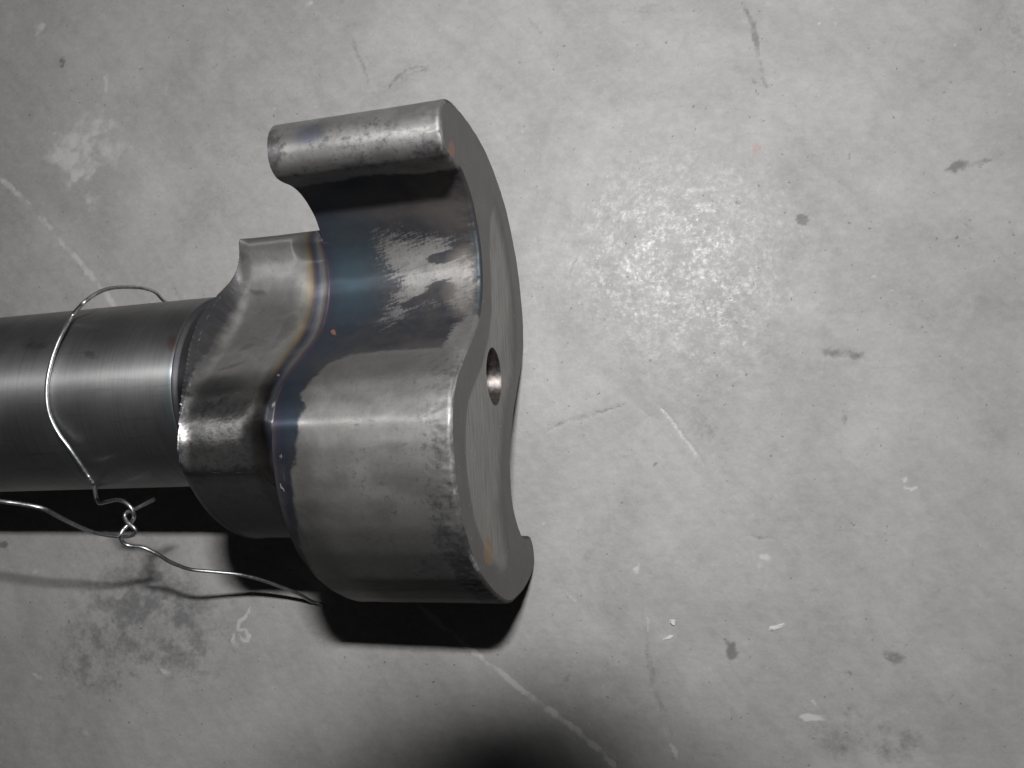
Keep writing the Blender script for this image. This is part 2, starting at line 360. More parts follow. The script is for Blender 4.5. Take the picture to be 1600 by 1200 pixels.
# ------------------------------------------------------------------ the floor
def build_floor():
    c0 = at_height([(800, 600)], 0)[0]
    dx = np.arange(-0.165, 0.1651, 0.00042); dy = np.arange(-0.125, 0.1251, 0.00042)
    out = np.array([0.003, 0.01, 0.03, 0.08, 0.2, 0.5, 1.0])
    xs = np.concatenate([(dx[0] - out)[::-1], dx, dx[-1] + out]) + c0[0]
    ys = np.concatenate([(dy[0] - out)[::-1], dy, dy[-1] + out]) + c0[1]
    X, Y = np.meshgrid(xs, ys)
    pc = (np.stack([X, Y, np.zeros_like(X)], -1) - CAMPOS) / U @ RW
    zc = np.maximum(pc[..., 2], 0.05)
    px = 800 + F * pc[..., 0] / zc; py = 600 + F * pc[..., 1] / zc     # where the photograph shows each floor spot
    mm = 1000.0
    wx = px + 9 * (fbm(X * 420, Y * 420, 3) - 0.5) + 8 * (fbm(X * 1100, Y * 1100, 103, 2) - .5); wy = py + 9 * (fbm(X * 420, Y * 420, 9) - 0.5) + 8 * (fbm(X * 1100, Y * 1100, 109, 2) - .5)
    wx2 = px + 14 * (fbm(X * 700, Y * 700, 113, 3) - .5) + 45 * (fbm(X * 120, Y * 120, 23) - 0.5); wy2 = py + 14 * (fbm(X * 700, Y * 700, 119, 3) - .5) + 45 * (fbm(X * 120, Y * 120, 29) - 0.5)
    D = np.zeros_like(X); Lm = np.zeros_like(X); P = np.zeros_like(X); A = np.zeros_like(X); Hh = np.zeros_like(X)
    fine = fbm(X * 900, Y * 900, 41)
    def blob(T, cx, cy, rx, ry, ang, amp, soft=0.6, rag=0):
        x, y = (wx2, wy2) if rag else (wx, wy)
        ca, sa = math.cos(ang), math.sin(ang)
        u = ((x - cx) * ca + (y - cy) * sa) / rx; v = (-(x - cx) * sa + (y - cy) * ca) / ry
        d = np.sqrt(u * u + v * v)
        T[...] = np.maximum(T, amp * sstep(1.0 + soft, 1.0 - soft, d))
    def stroke(T, pts, width, amp, taper=True, h=0.0):
        pts = np.asarray(pts, float)
        m = (px > pts[:, 0].min() - 40) & (px < pts[:, 0].max() + 40) & (py > pts[:, 1].min() - 40) & (py < pts[:, 1].max() + 40)
        if not m.any(): return
        d, al = line_dist(wx[m] * 0.6 + px[m] * 0.4, wy[m] * 0.6 + py[m] * 0.4, pts)
        wdt = width * (0.35 + 0.65 * np.sin(np.pi * np.clip(al, 0.03, 0.97))) if taper else width
        s = sstep(1.3, 0.5, d / wdt)
        T[m] = np.maximum(T[m], amp * s)
        if h: Hh[m] += h * s
    # --- dark stains and scuffs (photo positions)
    blob(D, 640, 118, 34, 5, -0.45, 0.5); stroke(D, [(608, 138), (618, 122), (635, 109), (660, 102)], 4, 0.7)
    stroke(D, [(548, 60), (562, 95), (576, 130)], 5, 0.45); blob(D, 97, 95, 7, 7, 0, 0.7); blob(D, 97, 32, 6, 9, 0.6, 0.35)
    blob(D, 219, 108, 3, 3, 0, 0.8)
    stroke(D, [(1160, 5), (1175, 35), (1180, 60), (1186, 95), (1198, 138)], 6, 0.55); blob(D, 1178, 42, 5, 12, 0, 0.6)
    for (x, y) in ((1186, 110), (1192, 122), (1199, 136), (1178, 130), (1183, 146), (1193, 190)): blob(D, x, y, 4, 3, 0.3, 0.6)
    blob(D, 1000, 18, 55, 14, 0.05, 0.30, 0.5, 1); stroke(D, [(825, 28), (845, 52)], 5, 0.35)
    blob(D, 1497, 261, 17, 8, -0.2, 0.95); stroke(D, [(1510, 262), (1530, 255), (1550, 248)], 6, 0.6)
    blob(D, 1318, 552, 30, 10, 0.1, 0.75); blob(D, 1254, 343, 9, 9, 0.6, 0.95, 0.3); blob(D, 1153, 318, 3, 3, 0, 0.9)
    stroke(D, [(1500, 345), (1520, 360), (1535, 374)], 5, 0.3); stroke(D, [(1440, 205), (1460, 215)], 6, 0.35)
    blob(D, 1015, 564, 3, 3, 0, 0.9); blob(D, 1443, 511, 3, 2, 0, 1.0); blob(D, 1448, 450, 2, 2, 0, 0.8); blob(D, 1411, 272, 4, 2, -.4, 0.7); blob(D, 1327, 245, 2, 5, 0.3, 0.6)
    stroke(D, [(855, 670), (890, 656), (925, 648), (975, 632)], 4, 0.55, h=-0.00008); stroke(D, [(905, 645), (930, 640)], 7, 0.35)
    blob(D, 1092, 668, 22, 34, -0.15, 0.42, 0.5, 1); stroke(D, [(1030, 626), (1060, 640), (1085, 660)], 10, 0.4); blob(D, 1080, 715, 16, 12, 0.6, 0.40)
    stroke(Lm, [(1032, 634), (1060, 672), (1090, 712), (1100, 730)], 3, 0.65, h=-0.00015)
    blob(D, 1022, 726, 3, 3, 0, 0.9); blob(D, 1318, 656, 4, 8, 0, 0.5); stroke(D, [(1122, 793), (1135, 806)], 3, 0.6); stroke(D, [(1168, 838), (1215, 842)], 4, 0.5, h=-0.00006)
    blob(D, 1335, 817, 4, 2, 0.5, 0.8); blob(D, 1145, 1018, 9, 14, 0.2, 0.75); stroke(D, [(1130, 996), (1142, 1010)], 3, 0.6); blob(D, 885, 1060, 8, 5, -0.6, 0.55)
    blob(D, 1395, 1026, 22, 10, 0.35, 0.55); blob(D, 1328, 1106, 6, 6, 0, 0.5); blob(D, 1365, 1150, 85, 42, 0.1, 0.50, 0.7, 1); blob(D, 1318, 1160, 24, 14, 0.3, 0.4)
    stroke(D, [(1475, 1098), (1495, 1082)], 2.5, 0.5); blob(D, 1428, 876, 4, 4, 0, 0.5); blob(D, 1540, 750, 8, 4, 0.6, 0.35); blob(D, 1327, 1052, 3, 3, 0, 0.6)
    stroke(D, [(1005, 960), (1012, 1020), (1022, 1070), (1035, 1110), (1050, 1150)], 7, 0.35)
    blob(D, 935, 850, 40, 30, 0.3, 0.22, 0.7, 1); blob(D, 920, 870, 10, 8, 0, 0.3); blob(D, 1040, 1020, 24, 14, 0, 0.22, 0.7, 1)
    blob(D, 235, 965, 120, 85, 0.35, 0.68, 0.7, 1); blob(D, 170, 1015, 85, 65, 0, 0.6, 0.7, 1); blob(D, 260, 870, 60, 35, 0.3, 0.30, 0.7, 1); blob(D, 160, 910, 60, 60, 0, 0.26, 0.7, 1)
    for (x, y) in ((190, 1022), (160, 1000), (215, 985), (270, 950), (235, 935), (140, 1040), (205, 1052)): blob(D, x, y, 13, 7, x, 0.62, 0.8)
    blob(D, 2, 850, 9, 6, 0, 0.8); blob(D, 45, 1100, 8, 60, 0.2, 0.25, 0.8, 1); stroke(D, [(0, 730), (10, 760)], 5, .3)
    stroke(D, [(840, 375), (880, 379), (920, 377), (960, 364)], 6, 0.28); stroke(D, [(918, 315), (914, 340)], 3, 0.4)
    stroke(D, [(890, 430), (902, 400)], 4, 0.4); stroke(D, [(270, 440), (282, 470)], 5, 0.35); blob(D, 330, 310, 40, 30, .4, .2, .8, 1); blob(D, 360, 230, 60, 18, .3, .22, .8, 1)
    blob(D, 430, 160, 90, 24, -.25, .16, .8, 1); blob(D, 560, 55, 60, 20, .2, .16, .8, 1); blob(D, 1590, 30, 60, 60, 0, .30, .9, 1); blob(D, 860, 60, 60, 40, 0.3, 0.12, 0.8, 1); blob(D, 940, 120, 70, 25, .4, .15, .8, 1)
    stroke(D, [(960, 155), (1000, 155), (1030, 145), (1060, 132)], 3, 0.25); stroke(D, [(880, 20), (893, 60), (882, 120)], 4, .15)
    # --- pale scrapes
    blob(Lm, 112, 230, 38, 26, -.3, 0.65, 0.6, 1); blob(Lm, 150, 215, 36, 42, 0, 0.6, 0.6, 1); blob(Lm, 130, 275, 28, 42, .1, 0.6, 0.6, 1); blob(Lm, 120, 310, 20, 22, 0, 0.5, 0.6, 1); blob(Lm, 178, 235, 12, 24, 0, .3, .6, 1)
    blob(Lm, 60, 45, 9, 26, 0.1, 0.6, 0.7); blob(Lm, 167, 135, 4, 28, 0, 0.45); blob(Lm, 165, 75, 9, 6, 0, .35); blob(Lm, 484, 4, 9, 5, 0, .6); blob(Lm, 260, 135, 3, 10, 0, .3)
    stroke(Lm, [(-20, 262), (25, 300), (85, 365), (130, 415), (178, 478)], 5.5, 0.48, False); stroke(Lm, [(640, 935), (750, 1026), (830, 1090), (900, 1140), (960, 1196)], 5, 0.72, False)
    stroke(Lm, [(369, 985), (374, 972), (385, 962), (392, 952)], 4, 0.5); stroke(Lm, [(364, 990), (363, 1002), (369, 1008), (366, 1014)], 4.5, .55); stroke(Lm, [(372, 984), (381, 984), (388, 993), (386, 1002), (378, 999), (374, 990)], 4, .5)
    blob(Lm, 258, 1050, 8, 6, .4, .6); blob(Lm, 60, 1058, 9, 5, .4, .45); blob(Lm, 133, 1143, 7, 6, 0, .35); blob(Lm, 165, 1155, 5, 8, 0, .35); blob(Lm, 53, 1015, 8, 6, .4, .3); blob(Lm, 605, 1070, 8, 8, 0, .3); blob(Lm, 55, 893, 6, 4, 0, .4)
    blob(Lm, 1272, 1121, 22, 7, 0.12, 0.95, 0.3); stroke(Lm, [(1266, 1095), (1278, 1102)], 3, .6)
    blob(Lm, 996, 888, 5, 10, 0, 0.75); blob(Lm, 1013, 884, 4, 4, 0, .3); stroke(Lm, [(1008, 955), (1012, 985)], 4, .4); stroke(Lm, [(1035, 1135), (1041, 1150)], 4, .7); stroke(Lm, [(1050, 1165), (1058, 1185)], 4, .7)
    stroke(Lm, [(918, 1120), (928, 1148)], 2.5, .4); stroke(Lm, [(880, 923), (905, 945)], 2.5, .45); blob(Lm, 940, 1070, 4, 4, 0, .35)
    blob(Lm, 1173, 806, 8, 8, 0, .6); stroke(Lm, [(1160, 818), (1172, 808)], 3, .5); blob(Lm, 1195, 872, 9, 7, .4, .6); blob(Lm, 1185, 888, 6, 5, 0, .4); blob(Lm, 1424, 764, 9, 3, .1, .7); blob(Lm, 1414, 751, 6, 1.8, 0, .6); blob(Lm, 1526, 853, 5, 2, .3, .8)
    blob(Lm, 1270, 354, 7, 4, .3, .6); blob(Lm, 848, 818, 4, 4, 0, .4); stroke(Lm, [(1388, 1020), (1400, 1014), (1412, 1022)], 3, .4); blob(Lm, 1286, 445, 2.5, 2.5, 0, .9); blob(Lm, 1284, 580, 3, 2, 0, .5); blob(Lm, 817, 204, 2, 2, 0, 1.0)
    stroke(Lm, [(1160, 540), (1167, 532)], 2, .8); stroke(Lm, [(905, 398), (900, 420)], 2, .6); blob(Lm, 951, 277, 2, 3, 0, .8)
    stroke(Lm, [(826, 448), (838, 475), (848, 500)], 4, .35); blob(Lm, 1005, 125, 28, 24, 0, .16, .5)
    rng = np.random.default_rng(7)
    for i in range(260):                                                  # small unplaced nicks all over
        x, y = rng.uniform(-100, 1700), rng.uniform(-100, 1300); a = rng.uniform(0, 3.1); ln = rng.uniform(3, 16)
        stroke(D if rng.random() < 0.6 else Lm, [(x, y), (x + ln * math.cos(a), y + ln * math.sin(a))], rng.uniform(1.2, 2.6), rng.uniform(0.12, 0.42))
    blob(A, 1181, 230, 9, 5, -0.6, 1.0, 0.4); blob(A, 1412, 427, 3, 2, 0, .8)
    brk = fbm(X * 260, Y * 260, 71, 5); Lm *= 0.45 + 1.1 * sstep(.3, .7, brk); D *= 0.6 + 0.8 * sstep(.3, .7, fbm(X * 300, Y * 300, 73, 4))
    # trowel polish: worn matt in patches
    P[...] = 0.35 + 0.25 * (fbm(X * 30, Y * 30, 51) - 0.5); blob(P, 1060, 420, 230, 190, 0.2, 1.0, 0.6, 1)
    Z = Hh + 0.00016 * (fbm(X * 60, Y * 60, 61) - 0.5) + 0.00005 * (fine - 0.5)
    edge = (np.abs(X - c0[0]) > 0.166) | (np.abs(Y - c0[1]) > 0.126)
    Z = np.where(edge, 0, Z); far = edge
    for T in (D, Lm, A): T[far] = 0
    ob = grid_obj('concrete_floor', np.stack([X, Y, Z], -1), M_FLOOR, None, False, 0)
    attr(ob, 'marks', np.stack([D, Lm, P, A], -1)); ob['kind'] = 'structure'
    return ob
build_floor()

# ------------------------------------------------------------------ the camshaft
shaft_root = bpy.data.objects.new('brake_camshaft', None); COL.objects.link(shaft_root)
ORG = world(P0[None])[0]
shaft_root.matrix_world = mat4(RW @ -AX, RW @ -VV, RW @ WW, ORG)
shaft_root.empty_display_size = 0.02
tag(shaft_root, 'heavy steel brake camshaft with S-shaped cam head lying on the concrete floor', 'camshaft')
def loc(t, v, w):                            # shaft coordinates (units) -> local metres
    return np.stack([-np.asarray(t), -np.asarray(v), np.asarray(w)], -1) * U

OUT = np.array([(-.327, .148), (-.319, .169), (-.306, .181), (-.29, .186), (-.271, .185), (-.262, .180), (-.254, .170), (-.2525, .154), (-.254, .134), (-.25, .113), (-.241, .095), (-.226, .075),
  (-.205, .062), (-.185, .051), (-.167, .0455), (-.144, .044), (-.121, .047), (-.099, .056), (-.076, .071), (-.055, .098), (-.025, .146), (-.002, .180), (.021, .199), (.046, .209), (.074, .213),
  (.109, .210), (.138, .204), (.174, .190), (.207, .169), (.248, .128), (.275, .089), (.298, .048), (.315, .009), (.323, -.024), (.327, -.087), (.323, -.135), (.316, -.167), (.302, -.183), (.277, -.177),
  (.259, -.163), (.252, -.13), (.247, -.104), (.224, -.079), (.197, -.058), (.172, -.050), (.135, -.051), (.099, -.064), (.058, -.095), (.015, -.140), (-.020, -.176), (-.047, -.192), (-.09, -.201),
  (-.15, -.191), (-.191, -.175), (-.228, -.149), (-.257, -.124), (-.281, -.090), (-.301, -.053), (-.315, -.018), (-.323, .017), (-.328, .058), (-.330, .095), (-.329, .132)])
def resample(P, n, sig):
    Q = np.r_[P, P[:1]]; d = np.r_[0, np.cumsum(np.hypot(*np.diff(Q, axis=0).T))]
    s = np.linspace(0, d[-1], n, endpoint=False)
    R = np.c_[np.interp(s, d, Q[:, 0]), np.interp(s, d, Q[:, 1])]
    step = d[-1] / n; m = int(3 * sig / step) + 1
    kx = np.arange(-m, m + 1); kw = np.exp(-0.5 * (kx * step / sig) ** 2); kw /= kw.sum()
    return sum(wk * np.roll(R, -k, 0) for k, wk in zip(kx, kw))
NP = 1400
OL = resample(OUT, NP, 0.0055)
TN = np.roll(OL, -1, 0) - np.roll(OL, 1, 0); TN /= np.linalg.norm(TN, axis=1)[:, None]
INW = np.c_[TN[:, 1], -TN[:, 0]]
if ((OL.mean(0) - OL) * INW).sum() < 0: INW = -INW
HL = 0.22                                    # head length

def masks(t, v, w, facing):
    """wear attributes of a spot of the forging, found from where the photograph shows that spot"""
    sh = t.shape; xc = shaft_cam(t.ravel(), v.ravel(), w.ravel()); px, py = to_pix(xc); f = facing.ravel()
    q = fbm(t.ravel() * 60, (v.ravel() + 0.7 * w.ravel()) * 60, 5); q2 = fbm(t.ravel() * 25 + 9, (v.ravel() + 0.7 * w.ravel()) * 25, 15)
    wx = px + 14 * (q - 0.5); wy = py + 14 * (q2 - 0.5)
    CL = np.zeros_like(px); MO = CL.copy(); DK = CL.copy(); TE = CL.copy(); RU = CL.copy(); SC = CL.copy(); BR = CL.copy(); FR = CL.copy()
    HC = np.zeros((len(px), 4))
    tt = t.ravel()
    def P(poly, soft=14.0): return np.clip(0.5 + poly_sdf(wx, wy, poly) / (2 * soft), 0, 1)
    def mx(T, m): T[...] = np.maximum(T, m)
    def B(cx, cy, rx, ry, ang=0.0, soft=0.6):
        ca, sa = math.cos(ang), math.sin(ang); u = ((wx - cx) * ca + (wy - cy) * sa) / rx; vv = (-(wx - cx) * sa + (wy - cy) * ca) / ry
        return sstep(1 + soft, 1 - soft, np.hypot(u, vv))
    # finger: worn bright all along
    mx(CL, P([(380, 190), (720, 130), (716, 262), (380, 300)], 10)); mx(DK, .45 * P([(400, 212), (700, 165), (700, 178), (400, 226)], 8)); mx(DK, .35 * P([(420, 262), (700, 228), (700, 250), (420, 285)], 8)); mx(MO, .35 * B(560, 225, 150, 45, -.12))
    mx(MO, 0.9 * B(425, 235, 18, 40)); mx(MO, 0.75 * B(680, 235, 45, 18)); mx(MO, 0.65 * B(540, 262, 110, 9, -0.12)); mx(MO, .45 * B(560, 215, 120, 40, -.12)); mx(MO, .6 * B(570, 200, 8, 6))
    heat_blob = 0.55 * B(480, 212, 20, 14, -0.3)
    # valley: bright rubbed patch
    patch = [(580, 368), (600, 362), (640, 366), (690, 362), (712, 372), (716, 392), (720, 395), (735, 400), (744, 420), (742, 470), (735, 500), (705, 488), (695, 470), (670, 480), (640, 487), (620, 505), (600, 512), (588, 505), (600, 480), (612, 460), (622, 445), (604, 430), (590, 405)]
    mx(CL, 0.92 * P(patch, 26)); mx(FR, np.clip(P([(560, 350), (735, 350), (735, 520), (560, 530)], 8), 0, 1))
    CL *= 1 - 0.9 * B(694, 402, 25, 9, -0.1, 0.35); CL *= 1 - 0.85 * B(690, 452, 22, 14, -0.1, 0.5); CL *= 1 - 0.75 * B(655, 470, 30, 6, -0.25, .5)
    mx(BR, 0.75 * P([(705, 400), (738, 380), (742, 500), (712, 490), (698, 455)], 12))
    mx(BR, 0.38 * P([(640, 285), (735, 280), (742, 365), (690, 352), (650, 330)], 18)); mx(BR, .28 * B(590, 320, 60, 25))
    mx(DK, .32 * P([(480, 600), (530, 550), (700, 540), (705, 580), (600, 588), (520, 605)], 10))
    # front strip of the valley: blue
    strip = sstep(0.016, 0.010, tt) * sstep(340, 370, py) * sstep(525, 505, py)
    mx(TE, 0.5 * strip)
    # teal belt
    mx(TE, 0.95 * B(545, 432, 40, 62, 0.0, 0.8)); mx(TE, .35 * B(530, 380, 40, 50, 0, .8)); mx(TE, 0.55 * B(452, 655, 14, 40, 0, .8)); mx(TE, .35 * B(460, 610, 20, 60, 0, .8))
    # lobe: bright worn area with a ragged edge
    lobe = [(470, 612), (486, 590), (510, 572), (545, 556), (600, 546), (690, 546), (702, 520), (720, 494), (748, 490), (760, 560), (730, 700), (800, 960), (520, 960), (490, 905), (470, 850), (462, 800), (455, 745), (458, 715), (466, 680), (464, 660), (474, 640)]
    mx(CL, P(lobe, 10))
    mx(BR, 0.5 * P([(500, 575), (560, 552), (690, 540), (700, 585), (600, 585), (520, 600)], 14))
    # hammered strip by the front edge
    edge_strip = sstep(0.048, 0.030, tt + 0.016 * (q - 0.5)) * sstep(540, 580, py) * f
    mx(MO, 0.55 * edge_strip * sstep(560, 700, py)); mx(MO, 0.95 * edge_strip * sstep(770, 850, py)); mx(MO, .8 * edge_strip * sstep(640, 560, py))
    mx(SC, f * sstep(.0065, .003, tt) * (.3 + .45 * q) * sstep(560, 600, py) * sstep(930, 880, py)); mx(SC, f * sstep(.006, .003, tt) * (.3 + .4 * q) * sstep(180, 190, py) * sstep(240, 230, py))
    for (bx, by, brx, bry, ba, bw) in ((560, 625, 30, 10, .2, .28), (655, 640, 24, 9, -.2, .28), (540, 700, 22, 30, 0, .2), (660, 770, 40, 16, .1, .3), (585, 790, 50, 22, .1, .25), (520, 760, 18, 40, 0, .25), (690, 700, 12, 40, .1, .25), (610, 850, 70, 20, 0, .3), (500, 230, 40, 10, -.15, .3), (630, 190, 40, 8, -.15, .3), (600, 245, 60, 9, -.12, .3)):
        mx(DK, bw * B(bx, by, brx, bry, ba, .9) * (.5 + q))
    mx(MO, 0.30 * B(620, 720, 120, 90)); mx(MO, .5 * B(600, 590, 14, 6)); mx(MO, .5 * B(640, 596, 16, 5)); mx(MO, .6 * B(555, 660, 8, 4)); mx(DK, .22 * B(620, 745, 50, 25)); mx(DK, .25 * B(615, 700, 22, 10, .4))
    mx(DK, 0.5 * P([(450, 830), (560, 810), (700, 800), (790, 960), (500, 960)], 50)); mx(MO, .5 * B(700, 880, 60, 40));  # falling light on the lobe's lower side painted in as darker colour
    mx(MO, .75 * sstep(465, 445, px) * sstep(700, 740, py) * f); mx(SC, .5 * B(448, 640, 3, 12)); mx(SC, .55 * B(427, 632, 3, 9)); mx(SC, .8 * B(436, 590, 4, 2)); mx(SC, .5 * B(440, 710, 2, 12)); mx(SC, .45 * B(443, 740, 3, 20)); mx(SC, .45 * B(462, 722, 3, 9))
    mx(RU, 0.8 * B(519, 518, 5, 5)); mx(SC, .35 * B(563, 528, 9, 4, -.4)); mx(SC, .45 * B(497, 357, 8, 8))
    # ---- neck
    nk = sstep(0.226, 0.232, tt)
    top = P([(360, 360), (510, 360), (510, 545), (460, 580), (400, 612), (330, 640), (290, 610), (318, 558), (338, 528), (366, 478), (384, 446), (370, 436)], 16)
    CL = np.where(nk > 0, np.maximum(CL * (1 - nk), nk * top), CL)
    mid = nk * P([(285, 620), (440, 600), (440, 740), (285, 735)], 20); CL = np.maximum(CL, 0.95 * mid); mx(MO, 0.6 * mid); mx(DK, .5 * mid)
    mx(DK, nk * 0.75 * B(345, 605, 60, 18, -0.25, .8)); mx(DK, nk * .7 * P([(286, 742), (440, 738), (470, 850), (300, 850)], 12)); mx(DK, nk * .5 * B(388, 452, 30, 4, .45)); mx(DK, nk * .45 * B(386, 540, 14, 4, -.3)); mx(DK, nk * .45 * B(360, 572, 22, 3, -.25))
    mx(DK, nk * .5 * B(452, 510, 30, 10, -.9)); mx(DK, nk * .4 * B(480, 490, 16, 20, -.9)); mx(SC, nk * .7 * B(468, 517, 2, 2)); mx(DK, nk * .45 * sstep(400, 378, py)); mx(DK, nk * .5 * B(300, 620, 14, 40)); mx(DK, nk * .5 * P([(440, 372), (500, 365), (500, 395), (470, 392)], 14)); mx(DK, nk * .3 * B(420, 500, 60, 30, -.6)); mx(DK, nk * .35 * B(470, 545, 30, 14, -.8))
    mx(SC, nk * .5 * B(372, 613, 12, 2)); mx(SC, .5 * nk * B(365, 738.5, 75, 1.2)); mx(SC, .6 * B(439, 760, 2, 14, -.5))
    # cutter run-out: darker than the metal beside it
    ro = P([(366, 378), (374, 440), (342, 465), (300, 592), (312, 596), (345, 540), (392, 448), (386, 400)], 7) * sstep(.30, .33, tt)
    mx(DK, 0.7 * ro)
    dA, _al = line_dist(px, py, [(345, 462), (330, 484), (318, 508), (311, 532), (307, 556), (305, 576), (299, 594), (291, 618), (283, 648), (279, 676), (278, 700), (278, 738)]); mx(SC, sstep(.3, .32, tt) * sstep(3.0, 1.0, dA) * (.42 + .14 * q2))  # specular line of the ridge, painted in as bright colour
    # temper colours across the joint, in bands along the shaft
    s = tt + 0.004 * (q2 - 0.5) + 0.010 * sstep(560, 760, py)
    stops = [(0.095, (0.03, 0.035, 0.055), 0.0), (0.150, (0.03, 0.05, 0.075), 0.35), (0.200, (0.03, 0.05, 0.08), 0.55), (0.216, (0.03, 0.04, 0.075), 0.8), (0.223, (0.085, 0.05, 0.07), 0.8), (0.2285, (0.20, 0.185, 0.17), 0.8),
             (0.2335, (0.07, 0.09, 0.15), 0.8), (0.238, (0.018, 0.026, 0.07), 0.92), (0.2425, (0.07, 0.04, 0.035), 0.9), (0.2460, (0.23, 0.14, 0.055), 0.85), (0.2505, (0.27, 0.215, 0.125), 0.7), (0.257, (0.27, 0.25, 0.19), 0.35), (0.267, (0.28, 0.27, 0.24), 0.0)]
    xs = [a[0] for a in stops]
    for j in range(3): HC[:, j] = np.interp(s, xs, [a[1][j] for a in stops])
    hv = sstep(235, 330, py) * sstep(880, 740, py)
    HC[:, 3] = np.interp(s, xs, [a[2] for a in stops]) * hv * f * (.72 + .34 * q2)
    gr = HC[:, :3].mean(1, keepdims=True); HC[:, :3] = gr + (HC[:, :3] - gr) * .82
    dkn = sstep(560, 600, py)                     # further round the joint the belt is only blue-black
    lowband = np.interp(s, [0.16, 0.20, 0.252, 0.268], [0, 1, 1, 0]) * dkn
    HC[:, :3] = HC[:, :3] * (1 - 0.55 * lowband[:, None]) + np.array([0.022, 0.028, 0.05]) * (0.55 * lowband[:, None])
    HC[:, 3] *= np.where(tt < 0.2, 1 - P(lobe, 3), 1.0)
    hb = heat_blob; HC[:, :3] = np.where(hb[:, None] > HC[:, 3:4], np.array([0.06, 0.08, 0.16]), HC[:, :3]); HC[:, 3] = np.maximum(HC[:, 3], hb)
    masks.gloss = f * sstep(0.228, 0.236, tt) * P([(270, 600), (445, 590), (470, 700), (440, 745), (270, 745)], 14) + f * .5 * sstep(.15, .19, tt) * sstep(.262, .25, tt) * sstep(540, 600, py)
    for T in (CL, MO, DK, TE, SC, BR, RU): T *= f
    CL[f < 0.5] = 0.35
    return np.stack([CL, MO, DK, TE], -1), HC, np.stack([RU, SC, BR, FR], -1)

def build_head():
    bev = [(0.0, 0.0045), (0.0012, 0.0018), (0.0038, 0.0)]
    rows_t = np.r_[[b[0] for b in bev], np.linspace(0.0065, HL - 0.006, 74), [HL - 0.002, HL]]
    ins = np.r_[[b[1] for b in bev], np.zeros(74), [0, 0]]
    T = np.repeat(rows_t[:, None], NP, 1)
    Vv = OL[None, :, 0] + ins[:, None] * INW[None, :, 0]; Wv = OL[None, :, 1] + ins[:, None] * INW[None, :, 1]
    al = np.arange(NP) / NP * 60
    nz = (fbm(T * 30, np.repeat(al[None], len(rows_t), 0) * 0.8, 3, 2) - 0.5) * 0.0006 * (ins[:, None] == 0)
    dent = (fbm(T * 160, np.repeat(al[None], len(rows_t), 0) * 5, 33) - 0.5) * 0.0016 * sstep(0.045, 0.01, T)
    Vv = Vv + INW[None, :, 0] * (nz + dent); Wv = Wv + INW[None, :, 1] * (nz + dent)
    xc = shaft_cam(T.ravel(), Vv.ravel(), Wv.ravel()); nrm = -(np.outer(INW[:, 0], VV) + np.outer(INW[:, 1], WW))
    fac = -(np.tile(nrm, (len(rows_t), 1)) * xc).sum(1).reshape(T.shape) / np.linalg.norm(xc, axis=1).reshape(T.shape)
    facing = sstep(-0.05, 0.05, fac)
    ob = grid_obj('cam_head', loc(T, Vv, Wv), M_FORGED, shaft_root, True, 40, FLIP)
    a, b, c = masks(T, Vv, Wv, facing); attr(ob, 'wear_shade', a); attr(ob, 'temper', b); attr(ob, 'spots', c); fattr(ob, 'gloss', masks.gloss)
    # back of the head
    P = np.c_[Vv[-1], Wv[-1]][::4]
    tris = fill([P]); back = mesh_obj('head_back', loc(np.full(len(P), HL), P[:, 0], P[:, 1]), tris, M_SHAFT, ob, False)
    return np.c_[Vv[0], Wv[0]]
def inpoly(x, y, poly): return poly_sdf(np.asarray(x), np.asarray(y), poly) > 0
def fill(loops, hole=None):
    pts = []; edges = []
    for Lp in loops:
        n0 = len(pts); pts += [Vector((float(a), float(b))) for a, b in Lp]; edges += [(n0 + i, n0 + (i + 1) % len(Lp)) for i in range(len(Lp))]
    r = delaunay_2d_cdt(pts, edges, [], 0, 1e-7)
    co = np.array([(p.x, p.y) for p in r[0]]); tri = [tuple(f) for f in r[2]]
    ce = np.array([co[list(f)].mean(0) for f in tri]); keep = inpoly(ce[:, 0], ce[:, 1], loops[0])
    if hole is not None: keep &= ~inpoly(ce[:, 0], ce[:, 1], hole)
    fill.co = co
    return [f for f, k in zip(tri, keep) if k]
FLIP = True
front_loop = build_head()

